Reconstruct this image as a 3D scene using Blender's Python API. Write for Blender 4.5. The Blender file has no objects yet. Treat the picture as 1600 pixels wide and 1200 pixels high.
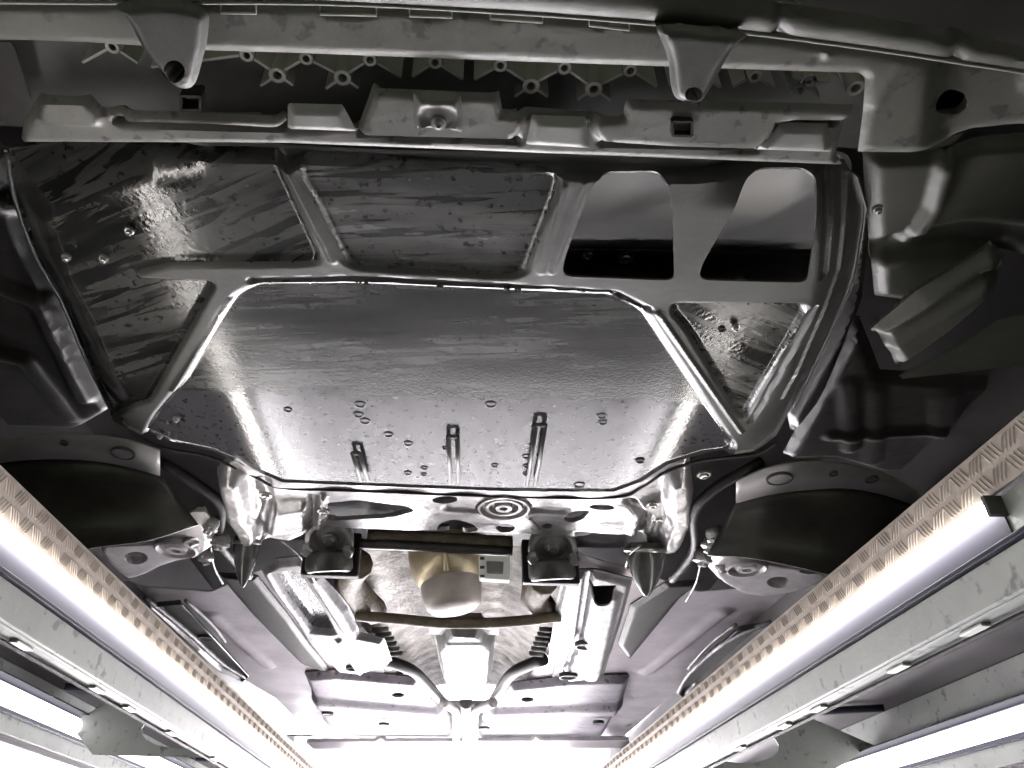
import bpy, bmesh, math, random
import numpy as np
from mathutils import Vector, Matrix
random.seed(7); np.random.seed(7)
SC = bpy.context.scene
COL = SC.collection
R = math.radians

# ------------------------------------------------------------------ camera
F_PX, CX, CY = 1155.0, 721.0, 600.0          # focal length and optical centre in photograph pixels (1600 x 1200)
PITCH, ROLL = math.atan2(800, 1155), R(1.5)
CAM = Vector((0, 0, 1.1))
_f = Vector((0, math.cos(PITCH), math.sin(PITCH)))
_u0 = Vector((0, -math.sin(PITCH), math.cos(PITCH)))
_r0 = Vector((1, 0, 0))
CR = _r0*math.cos(ROLL) + _u0*math.sin(ROLL)
CU = _u0*math.cos(ROLL) - _r0*math.sin(ROLL)
cam = bpy.data.cameras.new('camera'); camo = bpy.data.objects.new('camera', cam); COL.objects.link(camo)
m = Matrix.Identity(4)
for i in range(3):
    m[i][0] = CR[i]; m[i][1] = CU[i]; m[i][2] = -_f[i]; m[i][3] = CAM[i]
camo.matrix_world = m
cam.sensor_width = 36; cam.lens = F_PX/1600*36
cam.shift_x = (800-CX)/1600; cam.clip_start = .02; cam.clip_end = 100
SC.camera = camo
SC.render.resolution_x, SC.render.resolution_y = 1024, 768

# ------------------------------------------------------------------ light of the workshop
w = bpy.data.worlds.new('World'); SC.world = w; w.use_nodes = True
w.node_tree.nodes['Background'].inputs[0].default_value = (.94, 1, .74, 1)
w.node_tree.nodes['Background'].inputs[1].default_value = .92
SC.view_settings.view_transform = 'Standard'; SC.view_settings.look = 'None'
SC.view_settings.exposure = 0; SC.view_settings.gamma = 1
def area(name, loc, rot, sx, sy, power, color):
    l = bpy.data.lights.new(name, 'AREA'); l.shape = 'RECTANGLE'; l.size = sx; l.size_y = sy
    l.energy = power; l.color = color
    o = bpy.data.objects.new(name, l); COL.objects.link(o); o.location = loc; o.rotation_euler = rot
    return o
area('workshop_ceiling_lamp', (0, 7.2, 4.4), (0, 0, 0), 3.4, 1.6, 13000, (1, .97, .985))
LED_STRENGTH = 32.0

# ------------------------------------------------------------------ pixel -> place
def ray(px, py):
    return CR*((px-CX)/F_PX) + CU*((CY-py)/F_PX) + _f
def P(px, py, h):                      # the point at height h above the camera
    d = ray(px, py); return CAM + d*(h/d.z)
def PY(px, py, y):                     # the point on the cross plane at distance y
    d = ray(px, py); return CAM + d*(y/d.y)
def plan(pts, h): return np.array([P(q[0], q[1], q[2] if len(q) > 2 else h)[:2] for q in pts])
def ell(cx, cy, rx, ry, n=18):
    return [(cx+rx*math.cos(2*math.pi*i/n), cy+ry*math.sin(2*math.pi*i/n)) for i in range(n)]

# ------------------------------------------------------------------ materials
def mat(name, base, rough=.4, metal=0., base2=None, scale=6., stretch=(1, 1, 1), bump=.0, bscale=60., rough2=None,
        spec=.5, lo=.4, hi=.62, speck=None, speck_scale=70., rot=0., emit=None, detail=6., streak=None, floor_glare=None):
    mt = bpy.data.materials.new(name); mt.use_nodes = True
    n = mt.node_tree.nodes; L = mt.node_tree.links; b = n['Principled BSDF']
    b.inputs['Base Color'].default_value = (*base, 1); b.inputs['Roughness'].default_value = rough
    b.inputs['Metallic'].default_value = metal; b.inputs['Specular IOR Level'].default_value = spec
    if emit:
        b.inputs['Emission Color'].default_value = (*emit[0], 1); b.inputs['Emission Strength'].default_value = emit[1]
        return mt
    tc = n.new('ShaderNodeTexCoord'); mp = n.new('ShaderNodeMapping')
    mp.inputs['Scale'].default_value = stretch
    turn = n.new('ShaderNodeMapping'); turn.inputs['Rotation'].default_value = (0, 0, rot)
    L.new(tc.outputs['Object'], turn.inputs['Vector']); L.new(turn.outputs[0], mp.inputs['Vector'])
    no = n.new('ShaderNodeTexNoise'); no.inputs['Scale'].default_value = scale
    no.inputs['Detail'].default_value = detail; no.inputs['Roughness'].default_value = .65
    L.new(mp.outputs[0], no.inputs['Vector'])
    rp = n.new('ShaderNodeMapRange'); rp.inputs[1].default_value = lo; rp.inputs[2].default_value = hi
    L.new(no.outputs[0], rp.inputs[0])
    colout = None
    if base2:
        mx = n.new('ShaderNodeMix'); mx.data_type = 'RGBA'
        mx.inputs[6].default_value = (*base, 1); mx.inputs[7].default_value = (*base2, 1)
        L.new(rp.outputs[0], mx.inputs[0]); colout = mx.outputs[2]
    if rough2 is not None:
        mr = n.new('ShaderNodeMapRange'); mr.inputs[3].default_value = rough; mr.inputs[4].default_value = rough2
        L.new(rp.outputs[0], mr.inputs[0]); L.new(mr.outputs[0], b.inputs['Roughness'])
    if streak:                         # thin wiped lines in the dirt: (colour, rotation, scale, stretch, threshold)
        t2 = n.new('ShaderNodeMapping'); t2.inputs['Rotation'].default_value = (0, 0, streak[1]); L.new(tc.outputs['Object'], t2.inputs['Vector'])
        ms = n.new('ShaderNodeMapping'); ms.inputs['Scale'].default_value = (1, streak[3], 1)
        L.new(t2.outputs[0], ms.inputs['Vector'])
        ns = n.new('ShaderNodeTexNoise'); ns.inputs['Scale'].default_value = streak[2]; ns.inputs['Detail'].default_value = 4; ns.inputs['Distortion'].default_value = .6
        L.new(ms.outputs[0], ns.inputs['Vector'])
        rs = n.new('ShaderNodeMapRange'); rs.inputs[1].default_value = streak[4]; rs.inputs[2].default_value = streak[4]+.06
        L.new(ns.outputs[0], rs.inputs[0])
        mS = n.new('ShaderNodeMix'); mS.data_type = 'RGBA'; L.new(rs.outputs[0], mS.inputs[0])
        L.new(colout, mS.inputs[6]); mS.inputs[7].default_value = (*streak[0], 1); colout = mS.outputs[2]
    if floor_glare:                            # floor reflection painted in as a paler, glossier tone beyond a ragged line: (y of the line, width, colour)
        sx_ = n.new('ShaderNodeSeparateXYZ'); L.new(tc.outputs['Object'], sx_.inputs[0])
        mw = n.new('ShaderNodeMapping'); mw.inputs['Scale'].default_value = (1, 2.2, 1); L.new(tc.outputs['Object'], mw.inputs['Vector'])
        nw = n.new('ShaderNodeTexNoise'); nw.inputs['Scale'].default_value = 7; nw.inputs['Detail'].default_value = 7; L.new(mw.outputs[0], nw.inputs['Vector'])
        ma = n.new('ShaderNodeMath'); ma.operation = 'MULTIPLY_ADD'; ma.inputs[1].default_value = floor_glare[1]; L.new(nw.outputs[0], ma.inputs[0]); L.new(sx_.outputs['Y'], ma.inputs[2])
        rw_ = n.new('ShaderNodeMapRange'); rw_.inputs[1].default_value = floor_glare[0]+floor_glare[1]*.5-.012; rw_.inputs[2].default_value = floor_glare[0]+floor_glare[1]*.5+.012
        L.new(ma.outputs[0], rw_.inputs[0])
        mW = n.new('ShaderNodeMix'); mW.data_type = 'RGBA'; L.new(rw_.outputs[0], mW.inputs[0]); L.new(colout, mW.inputs[6]); mW.inputs[7].default_value = (*floor_glare[2], 1); colout = mW.outputs[2]
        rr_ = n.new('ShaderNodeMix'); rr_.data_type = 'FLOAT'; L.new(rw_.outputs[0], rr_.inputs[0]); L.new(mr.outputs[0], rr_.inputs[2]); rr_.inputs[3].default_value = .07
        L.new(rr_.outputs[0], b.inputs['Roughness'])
    if speck:
        n2 = n.new('ShaderNodeTexNoise'); n2.inputs['Scale'].default_value = speck_scale; n2.inputs['Detail'].default_value = 3
        L.new(tc.outputs['Object'], n2.inputs['Vector'])
        r2 = n.new('ShaderNodeMapRange'); r2.inputs[1].default_value = .60; r2.inputs[2].default_value = .68
        L.new(n2.outputs[0], r2.inputs[0])
        m2 = n.new('ShaderNodeMix'); m2.data_type = 'RGBA'; L.new(r2.outputs[0], m2.inputs[0])
        if colout: L.new(colout, m2.inputs[6])
        else: m2.inputs[6].default_value = (*base, 1)
        m2.inputs[7].default_value = (*speck, 1); colout = m2.outputs[2]
    if colout: L.new(colout, b.inputs['Base Color'])
    if bump:
        n3 = n.new('ShaderNodeTexNoise'); n3.inputs['Scale'].default_value = bscale; n3.inputs['Detail'].default_value = 5
        L.new(tc.outputs['Object'], n3.inputs['Vector'])
        bp = n.new('ShaderNodeBump'); bp.inputs['Strength'].default_value = bump; bp.inputs['Distance'].default_value = .01
        L.new(n3.outputs[0], bp.inputs['Height']); L.new(bp.outputs[0], b.inputs['Normal'])
    return mt
M = {}
M['tray'] = mat('tray_plastic', (.04, .041, .040), .12, 0, (.085, .086, .083), 3.2, (.55, 2.6, 1), .03, 160, .30, .8, .42, .60, (.012, .012, .012), 75, streak=((.012, .012, .012), R(5), 5, 12, .56))
M['tray_rear'] = mat('tray_plastic_floor_glare', (.017, .0175, .0172), .13, 0, (.05, .051, .049), 3.2, (.55, 2.6, 1), .03, 160, .20, .85, .40, .60, (.012, .012, .012), 75, streak=((.006, .006, .006), R(6), 6, 12, .50), floor_glare=(P(700, 612, .764).y, .22, (.055, .055, .060)))  # rear part lightened to carry the bright floor's reflection
M['tray_left'] = mat('tray_plastic_streaked', (.012, .013, .012), .08, 0, (.055, .055, .052), 4.2, (.5, 3.4, 1), .06, 110, .19, .7, .36, .56, (.012, .012, .012), 70, rot=R(27), streak=((.010, .010, .010), R(27), 6, 9, .50))
M['tray_right'] = mat('tray_plastic_streaked_right', (.02, .021, .02), .09, 0, (.075, .075, .07), 4.6, (.6, 3.6, 1), .09, 110, .28, .7, .40, .56, (.02, .02, .02), 70, rot=R(-30), streak=((.012, .012, .012), R(-30), 7, 9, .52))
M['tray_frame'] = mat('tray_plastic_frame', (.034, .035, .033), .36, 0, (.062, .063, .059), 5, (.7, 1.8, 1), .08, 80, .52, .5, .4, .62)
M['bumper'] = mat('bumper_plastic', (.085, .087, .074), .42, 0, (.12, .121, .104), 4, (1, 1, 1), .12, 60, .55, .5, .35, .65, (.05, .05, .048), 45)
M['flange'] = mat('flange_plastic', (.09, .091, .082), .38, 0, (.145, .144, .131), 7, (1, 1, 1), .12, 60, .5, .5, .35, .65, (.05, .05, .048), 60)
M['tab'] = mat('tab_plastic', (.19, .19, .185), .4, 0, (.26, .26, .25), 8, (1, 1, 1), .08, 60)
M['skin'] = mat('bumper_skin_plastic', (.036, .038, .030), .5, 0, (.06, .06, .048), 5, bump=.1, bscale=50)
M['lattice'] = mat('lattice_plastic', (.22, .22, .20), .45, 0, (.28, .28, .255), 9)
M['recess'] = mat('recess_plastic', (.028, .028, .026), .45, 0, (.05, .05, .046), 8)
M['dark'] = mat('black_plastic_and_shade', (.010, .009, .009), .55, 0, (.02, .018, .018), 6, bump=.1, spec=.2)  # black plastic, also the colour of painted-in gaps and shadows
M['liner'] = mat('liner_plastic', (.023, .0215, .020), .38, 0, (.046, .043, .04), 5, bump=.15, bscale=30, spec=.35)
M['shell'] = mat('underbody_black', (.02, .0175, .0178), .5, 0, (.045, .039, .04), 4)
M['bracket'] = mat('bracket_steel', (.045, .047, .042), .45, .2, (.075, .075, .069), 9, bump=.1)
M['alu'] = mat('cast_aluminium', (.40, .39, .40), .30, .75, (.22, .21, .21), 14, (1, 1, 1), .35, 40, .42, lo=.42, hi=.66)
M['alu_dark'] = mat('dull_aluminium', (.34, .33, .33), .34, .8, (.18, .17, .17), 16, bump=.5, bscale=38, rough2=.5)
M['floorpan'] = mat('floorpan_paint', (.50, .46, .50), .34, .15, (.38, .345, .38), 4, (1, 1, 1), .12, 20, .45)
M['cross'] = mat('crossmember_paint', (.20, .185, .215), .5, 0, (.13, .118, .143), 7, bump=.2, bscale=30, spec=.3, speck=(.06, .055, .06), speck_scale=40)
M['rail'] = mat('rail_paint', (.17, .165, .178), .45, .15, (.085, .082, .09), 11, bump=.45, bscale=35, spec=.3, speck=(.12, .11, .12), speck_scale=60)
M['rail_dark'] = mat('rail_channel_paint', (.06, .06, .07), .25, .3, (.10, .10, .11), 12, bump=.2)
M['heat'] = mat('heat_shield_foil', (.15, .127, .097), .5, .1, (.085, .072, .055), 14, (1, 1, 1), .45, 60, .6, spec=.25)
M['gold'] = mat('gold_housing', (.50, .43, .30), .36, .6, (.36, .30, .2), 10, bump=.15)
M['cup'] = mat('grey_cap', (.36, .32, .30), .5, .2, (.28, .25, .235), 12)
M['steel'] = mat('silencer_steel', (.19, .19, .19), .5, .1, (.13, .13, .13), 12, bump=.25, bscale=40, spec=.3)
M['white'] = mat('white_plate', (.72, .74, .73), .45)
M['rubber'] = mat('rubber', (.02, .018, .018), .45, 0, (.04, .036, .036), 20, bump=.2)
M['boot'] = mat('rubber_boot', (.035, .035, .036), .24, 0, (.07, .07, .072), 12, bump=.1)
M['arm'] = mat('control_arm_paint', (.72, .69, .71), .36, .1, (.48, .45, .465), 10, bump=.2, bscale=40)
M['arch'] = mat('arch_flange_paint', (.34, .325, .33), .4, .1, (.25, .24, .245), 8, bump=.1)
M['tread'] = mat('tread_plate_steel', (.42, .365, .325), .45, .1, (.345, .295, .26), 12, bump=.12, bscale=80)
M['beam'] = mat('beam_paint', (.50, .52, .50), .38, .1, (.42, .43, .42), 5, bump=.08, bscale=60, speck=(.25, .25, .25), speck_scale=35)
M['housing'] = mat('lamp_housing', (.02, .02, .042), .55, 0, spec=.25)
M['tube_wide'] = mat('lamp_diffuser', (1, 1, 1), .4, emit=((1, .985, .97), 3.2))
M['deck'] = mat('deck_underside_paint', (.075, .062, .075), .5, 0, (.05, .042, .05), 5)
M['side'] = mat('added_wall_dark', (.05, .05, .048), .7)
M['edge'] = mat('edge_plastic', (.32, .32, .29), .4)
M['tube'] = mat('lamp_tube', (1, 1, 1), .4, emit=((1, .95, .90), LED_STRENGTH))
M['duct'] = mat('pale_duct', (.84, .84, .83), .5, 0, (.76, .76, .75), 4)
M['rearb'] = mat('rear_bumper_paint', (.75, .73, .76), .35)
M['concrete'] = mat('concrete', (.71, .705, .715), .5, 0, (.63, .625, .635), 3, bump=.05)
M['floor_shade'] = mat('floor_shade_dark', (.016, .0155, .0155), .7, 0, (.03, .029, .0285), 2)  # shade under the car, put into the floor colour
M['wall'] = mat('wall_paint', (.78, .77, .79), .6)
M['bolt'] = mat('bolt_steel', (.42, .42, .41), .3, .9)
M['hole'] = mat('hole_dark', (.03, .03, .033), .5)  # shade of holes and slots put into the colour of shallow pieces

# ------------------------------------------------------------------ objects
def tag(o, label=None, cat=None, group=None, kind=None):
    if label: o['label'] = label
    if cat: o['category'] = cat
    if group: o['group'] = group
    if kind: o['kind'] = kind
    return o
def thing(name, loc, label, cat, group=None):
    o = bpy.data.objects.new(name, None); o.empty_display_size = .1; COL.objects.link(o); o.location = loc
    return tag(o, label, cat, group)
def link(name, me, material, parent=None, smooth=True):
    if not me.materials: me.materials.append(M[material])
    o = bpy.data.objects.new(name, me); COL.objects.link(o)
    if parent is not None:
        o.parent = parent
        if parent.type == 'EMPTY': o.location = -parent.location      # meshes are written in world space
    if smooth:
        me.polygons.foreach_set('use_smooth', [True]*len(me.polygons))
    return o
def bm_obj(name, bm, material, parent=None, smooth=False, bevel=0.):
    me = bpy.data.meshes.new(name); bmesh.ops.recalc_face_normals(bm, faces=bm.faces[:]); bm.to_mesh(me); bm.free()
    o = link(name, me, material, parent, smooth)
    if bevel:
        b = o.modifiers.new('bevel', 'BEVEL'); b.width = bevel; b.segments = 2; b.limit_method = 'ANGLE'; b.angle_limit = R(40)
        if smooth is False: me.polygons.foreach_set('use_smooth', [True]*len(me.polygons)); b.harden_normals = True
    return o

def sdf_poly(p, poly):                 # negative inside
    a = poly; b = np.roll(poly, -1, 0)
    best = np.full(len(p), 1e9); par = np.zeros(len(p), bool)
    for i in range(len(a)):
        e = b[i]-a[i]; wv = p-a[i]
        t = np.clip((wv@e)/max(e@e, 1e-12), 0, 1)
        d = wv-t[:, None]*e; best = np.minimum(best, (d*d).sum(1))
        c = (a[i, 1] <= p[:, 1]) != (b[i, 1] <= p[:, 1])
        with np.errstate(divide='ignore', invalid='ignore'):
            xi = a[i, 0]+(p[:, 1]-a[i, 1])*e[0]/e[1]
        par ^= c & (p[:, 0] < xi)
    d = np.sqrt(best); return np.where(par, -d, d)
def dist_line(p, ln):
    best = np.full(len(p), 1e9)
    for i in range(len(ln)-1):
        e = ln[i+1]-ln[i]; wv = p-ln[i]; t = np.clip((wv@e)/max(e@e, 1e-12), 0, 1)
        d = wv-t[:, None]*e; best = np.minimum(best, (d*d).sum(1))
    return np.sqrt(best)
def sstep(a, b, x):
    t = np.clip((x-a)/(b-a), 0, 1); return t*t*(3-2*t)
def smooth_poly(pts, it=2):
    a = np.array(pts, float)
    for _ in range(it):
        b = np.roll(a, -1, 0); a = np.stack([a*.75+b*.25, a*.25+b*.75], 1).reshape(-1, 2)
    return a
def corner(poly, r=.016, n=4):
    a = np.array(poly, float); out = []
    for i in range(len(a)):
        p0, p1, p2 = a[i-1], a[i], a[(i+1) % len(a)]
        d0, d1 = np.linalg.norm(p0-p1), np.linalg.norm(p2-p1)
        q0 = p1+(p0-p1)*min(r/max(d0, 1e-9), .45); q2 = p1+(p2-p1)*min(r/max(d1, 1e-9), .45)
        for k in range(n+1):
            t = k/n; out.append((1-t)**2*q0+2*t*(1-t)*p1+t*t*q2)
    return np.array(out)
# feature: ('poly', pixels, drop, soft) | ('line', pixels, half width, drop, soft); drop > 0 hangs lower
def pressed(name, outline, h0, material, parent, holes=(), feats=(), step=.006, thick=.003, regions=(), edge=None, rnd=0, zfun=None, rough=0.):
    """A pressed or moulded sheet: a fine plan grid trimmed to its outline and holes, with beads and recesses in relief."""
    out = plan(outline, h0)
    if rnd: out = smooth_poly(out, rnd)
    hs = [corner(plan(hh, h0)) for hh in holes]
    lo = out.min(0)-2*step; hi = out.max(0)+2*step
    nx = int((hi[0]-lo[0])/step)+2; ny = int((hi[1]-lo[1])/step)+2
    gx, gy = np.meshgrid(lo[0]+np.arange(nx)*step, lo[1]+np.arange(ny)*step, indexing='ij')
    p = np.stack([gx.ravel(), gy.ravel()], 1)
    def field(q):
        s = sdf_poly(q, out)
        for hh in hs: s = np.maximum(s, -sdf_poly(q, hh))
        return s
    s = field(p)
    idx = np.arange(nx*ny).reshape(nx, ny)
    q = np.stack([idx[:-1, :-1], idx[:-1, 1:], idx[1:, 1:], idx[1:, :-1]], -1).reshape(-1, 4)   # normals down
    keep = (s[q] < 0).sum(1) >= 2
    q = q[keep]
    ed = np.sort(np.concatenate([q[:, [0, 1]], q[:, [1, 2]], q[:, [2, 3]], q[:, [3, 0]]]), 1)
    ue, cnt = np.unique(ed, axis=0, return_counts=True)
    used = np.unique(q); near = np.union1d(used[s[used] > 0], np.unique(ue[cnt == 1]))
    for _ in range(3):
        pn = p[near]; sv = field(pn); e = step*.1
        gxv = (field(pn+[e, 0])-field(pn-[e, 0]))/(2*e); gyv = (field(pn+[0, e])-field(pn-[0, e]))/(2*e)
        g2 = np.maximum(gxv**2+gyv**2, .25)
        p[near] = pn-np.stack([gxv*sv/g2, gyv*sv/g2], 1)
    for rn, rp, rm in regions:         # pull the grid onto the region borders so that they run clean
        pl = corner(plan(rp, h0)); sv = sdf_poly(p, pl); nb = np.where((np.abs(sv) < .62*step) & (s < -.5*step))[0]
        if len(nb):
            pn = p[nb]; e = step*.1
            gxv = (sdf_poly(pn+[e, 0], pl)-sdf_poly(pn-[e, 0], pl))/(2*e); gyv = (sdf_poly(pn+[0, e], pl)-sdf_poly(pn-[0, e], pl))/(2*e)
            g2 = np.maximum(gxv**2+gyv**2, .5); p[nb] = pn-np.stack([gxv*sv[nb]/g2, gyv*sv[nb]/g2], 1)
    D = np.zeros(len(p))
    for ft in feats:
        if ft[0] == 'poly':
            D += ft[2]*sstep(ft[3], -ft[3], sdf_poly(p, corner(plan(ft[1], h0))))
        else:
            D += ft[3]*sstep(ft[2]+ft[4], ft[2], dist_line(p, plan(ft[1], h0)))
    if edge:                           # (drop at the rim, width)
        D += edge[0]*sstep(-edge[1], 0, sdf_poly(p, out))
    if zfun is not None: D += zfun(p)
    if rough: D += rough*(np.sin(p[:, 0]*23+1.7*np.sin(p[:, 1]*17))*np.sin(p[:, 1]*31+2*np.sin(p[:, 0]*13)))
    z = CAM.z+h0-D
    V = np.column_stack([p, z])
    cen = p[q].mean(1); rid = np.zeros(len(q), int)
    for k, (rn, rp, rm) in enumerate(regions):
        rid[(sdf_poly(cen, corner(plan(rp, h0))) < 0) & (rid == 0)] = k+1
    main = None
    for k in range(len(regions)+1):
        qq = q[rid == k]
        if not len(qq): continue
        us, inv = np.unique(qq, return_inverse=True)
        me = bpy.data.meshes.new(name)
        me.from_pydata(V[us].tolist(), [], inv.reshape(-1, 4).tolist()); me.update()
        nm, mm, par = (name, material, parent) if k == 0 else (regions[k-1][0], regions[k-1][2], main)
        o = link(nm, me, mm, par)
        if thick:
            sm = o.modifiers.new('thickness', 'SOLIDIFY'); sm.thickness = thick; sm.offset = -1
            es = o.modifiers.new('sharp_rim', 'EDGE_SPLIT'); es.split_angle = R(50)
        if k == 0: main = o
    return main

def plate(name, outline, h, thick, material, parent, bevel=.002, py=None):
    """A flat plate with real thickness, lying level at height h (or upright on the cross plane y = py)."""
    bm = bmesh.new()
    lo = [bm.verts.new(P(a, b, h) if py is None else PY(a, b, py)) for a, b in outline]
    off = Vector((0, 0, thick)) if py is None else Vector((0, thick, 0))
    hi = [bm.verts.new(v.co+off) for v in lo]
    bm.faces.new(lo); bm.faces.new(hi[::-1])
    n = len(lo)
    for i in range(n): bm.faces.new((lo[i], hi[i], hi[(i+1) % n], lo[(i+1) % n]))
    return bm_obj(name, bm, material, parent, bevel=bevel)
def patch(name, rows, material, parent, thick=.004, sub=2):
    """A curved sheet through rows of points."""
    bm = bmesh.new(); g = [[bm.verts.new(v) for v in r] for r in rows]
    for i in range(len(g)-1):
        for j in range(len(g[0])-1): bm.faces.new((g[i][j], g[i+1][j], g[i+1][j+1], g[i][j+1]))
    o = bm_obj(name, bm, material, parent, smooth=True)
    if sub: s = o.modifiers.new('smooth', 'SUBSURF'); s.levels = s.render_levels = sub
    s = o.modifiers.new('thickness', 'SOLIDIFY'); s.thickness = thick; s.offset = 0
    return o
def tube_bm(bm, pts, rad, seg=10, cap=True):
    pts = [Vector(p) for p in pts]; n = len(pts)
    if not hasattr(rad, '__len__'): rad = [rad]*n
    rings = []; pu = None
    for i in range(n):
        t = (pts[min(i+1, n-1)]-pts[max(i-1, 0)]).normalized()
        if pu is None: pu = t.orthogonal().normalized()
        pu = (pu-t*pu.dot(t)).normalized(); pv = t.cross(pu)
        rings.append([bm.verts.new(pts[i]+(pu*math.cos(2*math.pi*k/seg)+pv*math.sin(2*math.pi*k/seg))*rad[i]) for k in range(seg)])
    for i in range(n-1):
        for k in range(seg): bm.faces.new((rings[i][k], rings[i][(k+1) % seg], rings[i+1][(k+1) % seg], rings[i+1][k]))
    if cap: bm.faces.new(rings[0][::-1]); bm.faces.new(rings[-1])
def curve_pts(pts, n=5):
    pts = [Vector(p) for p in pts]; out = []
    for i in range(len(pts)-1):
        p0, p1, p2, p3 = pts[max(i-1, 0)], pts[i], pts[i+1], pts[min(i+2, len(pts)-1)]
        for k in range(n):
            t = k/n
            out.append(.5*((2*p1)+(p2-p0)*t+(2*p0-5*p1+4*p2-p3)*t*t+(3*p1-p0-3*p2+p3)*t**3))
    return out+[pts[-1]]
def tube(name, pts, rad, material, parent, seg=10, bend=5):
    bm = bmesh.new(); tube_bm(bm, curve_pts(pts, bend) if bend else pts, rad, seg)
    return bm_obj(name, bm, material, parent, smooth=True)
def lathe(name, c, prof, material, parent, axis=None, seg=28):
    """prof = [(radius, distance along axis)]; axis default straight down."""
    ax = Vector(axis).normalized() if axis else Vector((0, 0, -1)); u = ax.orthogonal().normalized(); v = ax.cross(u)
    bm = bmesh.new(); rings = []
    for r, t in prof:
        if r < 1e-5: rings.append([bm.verts.new(c+ax*t)])
        else: rings.append([bm.verts.new(c+ax*t+(u*math.cos(2*math.pi*k/seg)+v*math.sin(2*math.pi*k/seg))*r) for k in range(seg)])
    for a, b in zip(rings, rings[1:]):
        for k in range(seg):
            k2 = (k+1) % seg
            if len(a) == 1 and len(b) == 1: continue
            if len(a) == 1: bm.faces.new((a[0], b[k], b[k2]))
            elif len(b) == 1: bm.faces.new((a[k], b[0], a[k2]))
            else: bm.faces.new((a[k], b[k], b[k2], a[k2]))
    o = bm_obj(name, bm, material, parent, smooth=True)
    e = o.modifiers.new('edges', 'EDGE_SPLIT'); e.split_angle = R(42)
    return o
def box_bm(bm, x0, x1, y0, y1, z0, z1):
    v = [bm.verts.new((x, y, z)) for x in (x0, x1) for y in (y0, y1) for z in (z0, z1)]
    for f in ((0, 1, 3, 2), (4, 6, 7, 5), (0, 4, 5, 1), (2, 3, 7, 6), (0, 2, 6, 4), (1, 5, 7, 3)): bm.faces.new([v[i] for i in f])
def wall_rib_bm(bm, a, b, z0, z1, t):
    d = (b-a); d.z = 0; d.normalize(); s = Vector((-d.y, d.x, 0))*t/2
    v = [bm.verts.new((q+o2).to_2d().to_3d()+Vector((0, 0, zz))) for zz in (z0, z1) for q, o2 in ((a, s), (a, -s), (b, -s), (b, s))]
    for f in ((0, 1, 2, 3), (7, 6, 5, 4), (0, 4, 5, 1), (1, 5, 6, 2), (2, 6, 7, 3), (3, 7, 4, 0)): bm.faces.new([v[i] for i in f])

# ------------------------------------------------------------------ the setting
def struct(name, bm, material):
    o = bm_obj(name, bm, material); o['kind'] = 'structure'; return o
bm = bmesh.new(); box_bm(bm, -9, 9, -6, 9.5, -.1, 0); struct('floor', bm, 'concrete')
bm = bmesh.new(); box_bm(bm, -2.4, 2.4, -5.5, 3.87, .004, .008); struct('floor_shade_sheet', bm, 'floor_shade')  # dark sheet painted in for the shaded floor under the car
bm = bmesh.new(); box_bm(bm, -9, 9, 9.2, 9.4, .004, 5); struct('back_wall', bm, 'wall')
for sx in (-1, 1):  # dark walls added to keep reflections off the tray flanks
    bm = bmesh.new(); box_bm(bm, min(sx*2.6, sx*2.8), max(sx*2.6, sx*2.8), -3, 9.19, .004, 5); struct('added_dark_wall', bm, 'side')

# ------------------------------------------------------------------ the car
car = thing('car', (0, 2.2, CAM.z+.48), 'car raised on the lift, grey plastic undertray and bright metal underbody seen from below', 'car')

# floor of the body above everything: a dark tray with closed sides
bm = bmesh.new(); box_bm(bm, -1.06, 1.06, -.3, 5.35, CAM.z+1.05, CAM.z+1.09)
box_bm(bm, -1.06, -1.03, -.3, 5.35, CAM.z+.56, CAM.z+1.047); box_bm(bm, 1.03, 1.06, -.3, 5.35, CAM.z+.56, CAM.z+1.047)
bm_obj('body_shell', bm, 'shell', car)

# --- bumper
edge1 = [(-80, 2), (130, 4), (500, 5), (800, 20), (1000, 35), (1200, 55), (1400, 82), (1490, 96), (1700, 128)]
edge2 = [(1700, 98), (1600, 76), (1480, 50), (1330, 25), (1225, 8), (1000, -18), (700, -40), (-80, -60)]
pressed('bumper_skin', edge1+edge2, .715, 'skin', car, step=.008, thick=.004, edge=(-.006, .01),
        feats=[('line', [(1218, 18), (1222, 58)], .002, -.006, .004), ('line', [(1497, 50), (1497, 96)], .002, -.006, .004)])
pressed('bumper_valance', [(-80, -62), (700, -42), (1000, -20), (1225, 6), (1330, 23), (1480, 48), (1700, 96), (1700, -90), (-80, -140)], .74, 'liner', car, step=.012)
under = pressed('bumper_underpanel',
    [(-60, 4), (130, 5), (500, 6), (800, 21), (1000, 36), (1200, 56), (1400, 83), (1490, 97), (1700, 130), (1700, 216), (1600, 214), (1530, 221),
     (1480, 237), (1420, 242), (1342, 241), (1350, 180), (1354, 125), (1345, 118), (1150, 112), (985, 106), (780, 99), (470, 87), (330, 83), (140, 70), (20, 66), (-60, 66)],
    .735, 'bumper', car, holes=[ell(1495, 176, 28, 20)], step=.005, thick=.012, edge=(-.005, .008),
    feats=[('line', [(1560, 70), (1540, 190), (1600, 215)], .03, -.02, .04), ('line', [(1410, 90), (1370, 160)], .002, .003, .006),
           ('poly', [(500, 22), (588, 24), (588, 2), (500, 0)], -.006, .002), ('poly', [(640, 26), (705, 27), (705, 5), (640, 3)], -.006, .002),
           ('poly', [(765, 30), (848, 34), (848, 14), (765, 10)], -.006, .002), ('poly', [(920, 40), (982, 46), (982, 25), (920, 20)], -.006, .002),
           ('poly', [(1282, 90), (1302, 92), (1302, 74), (1282, 72)], .006, .002)])
tube('panel_edge', [P(x_, y_+1, .722) for x_, y_ in edge1], .0016, 'edge', under, 6)
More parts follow.
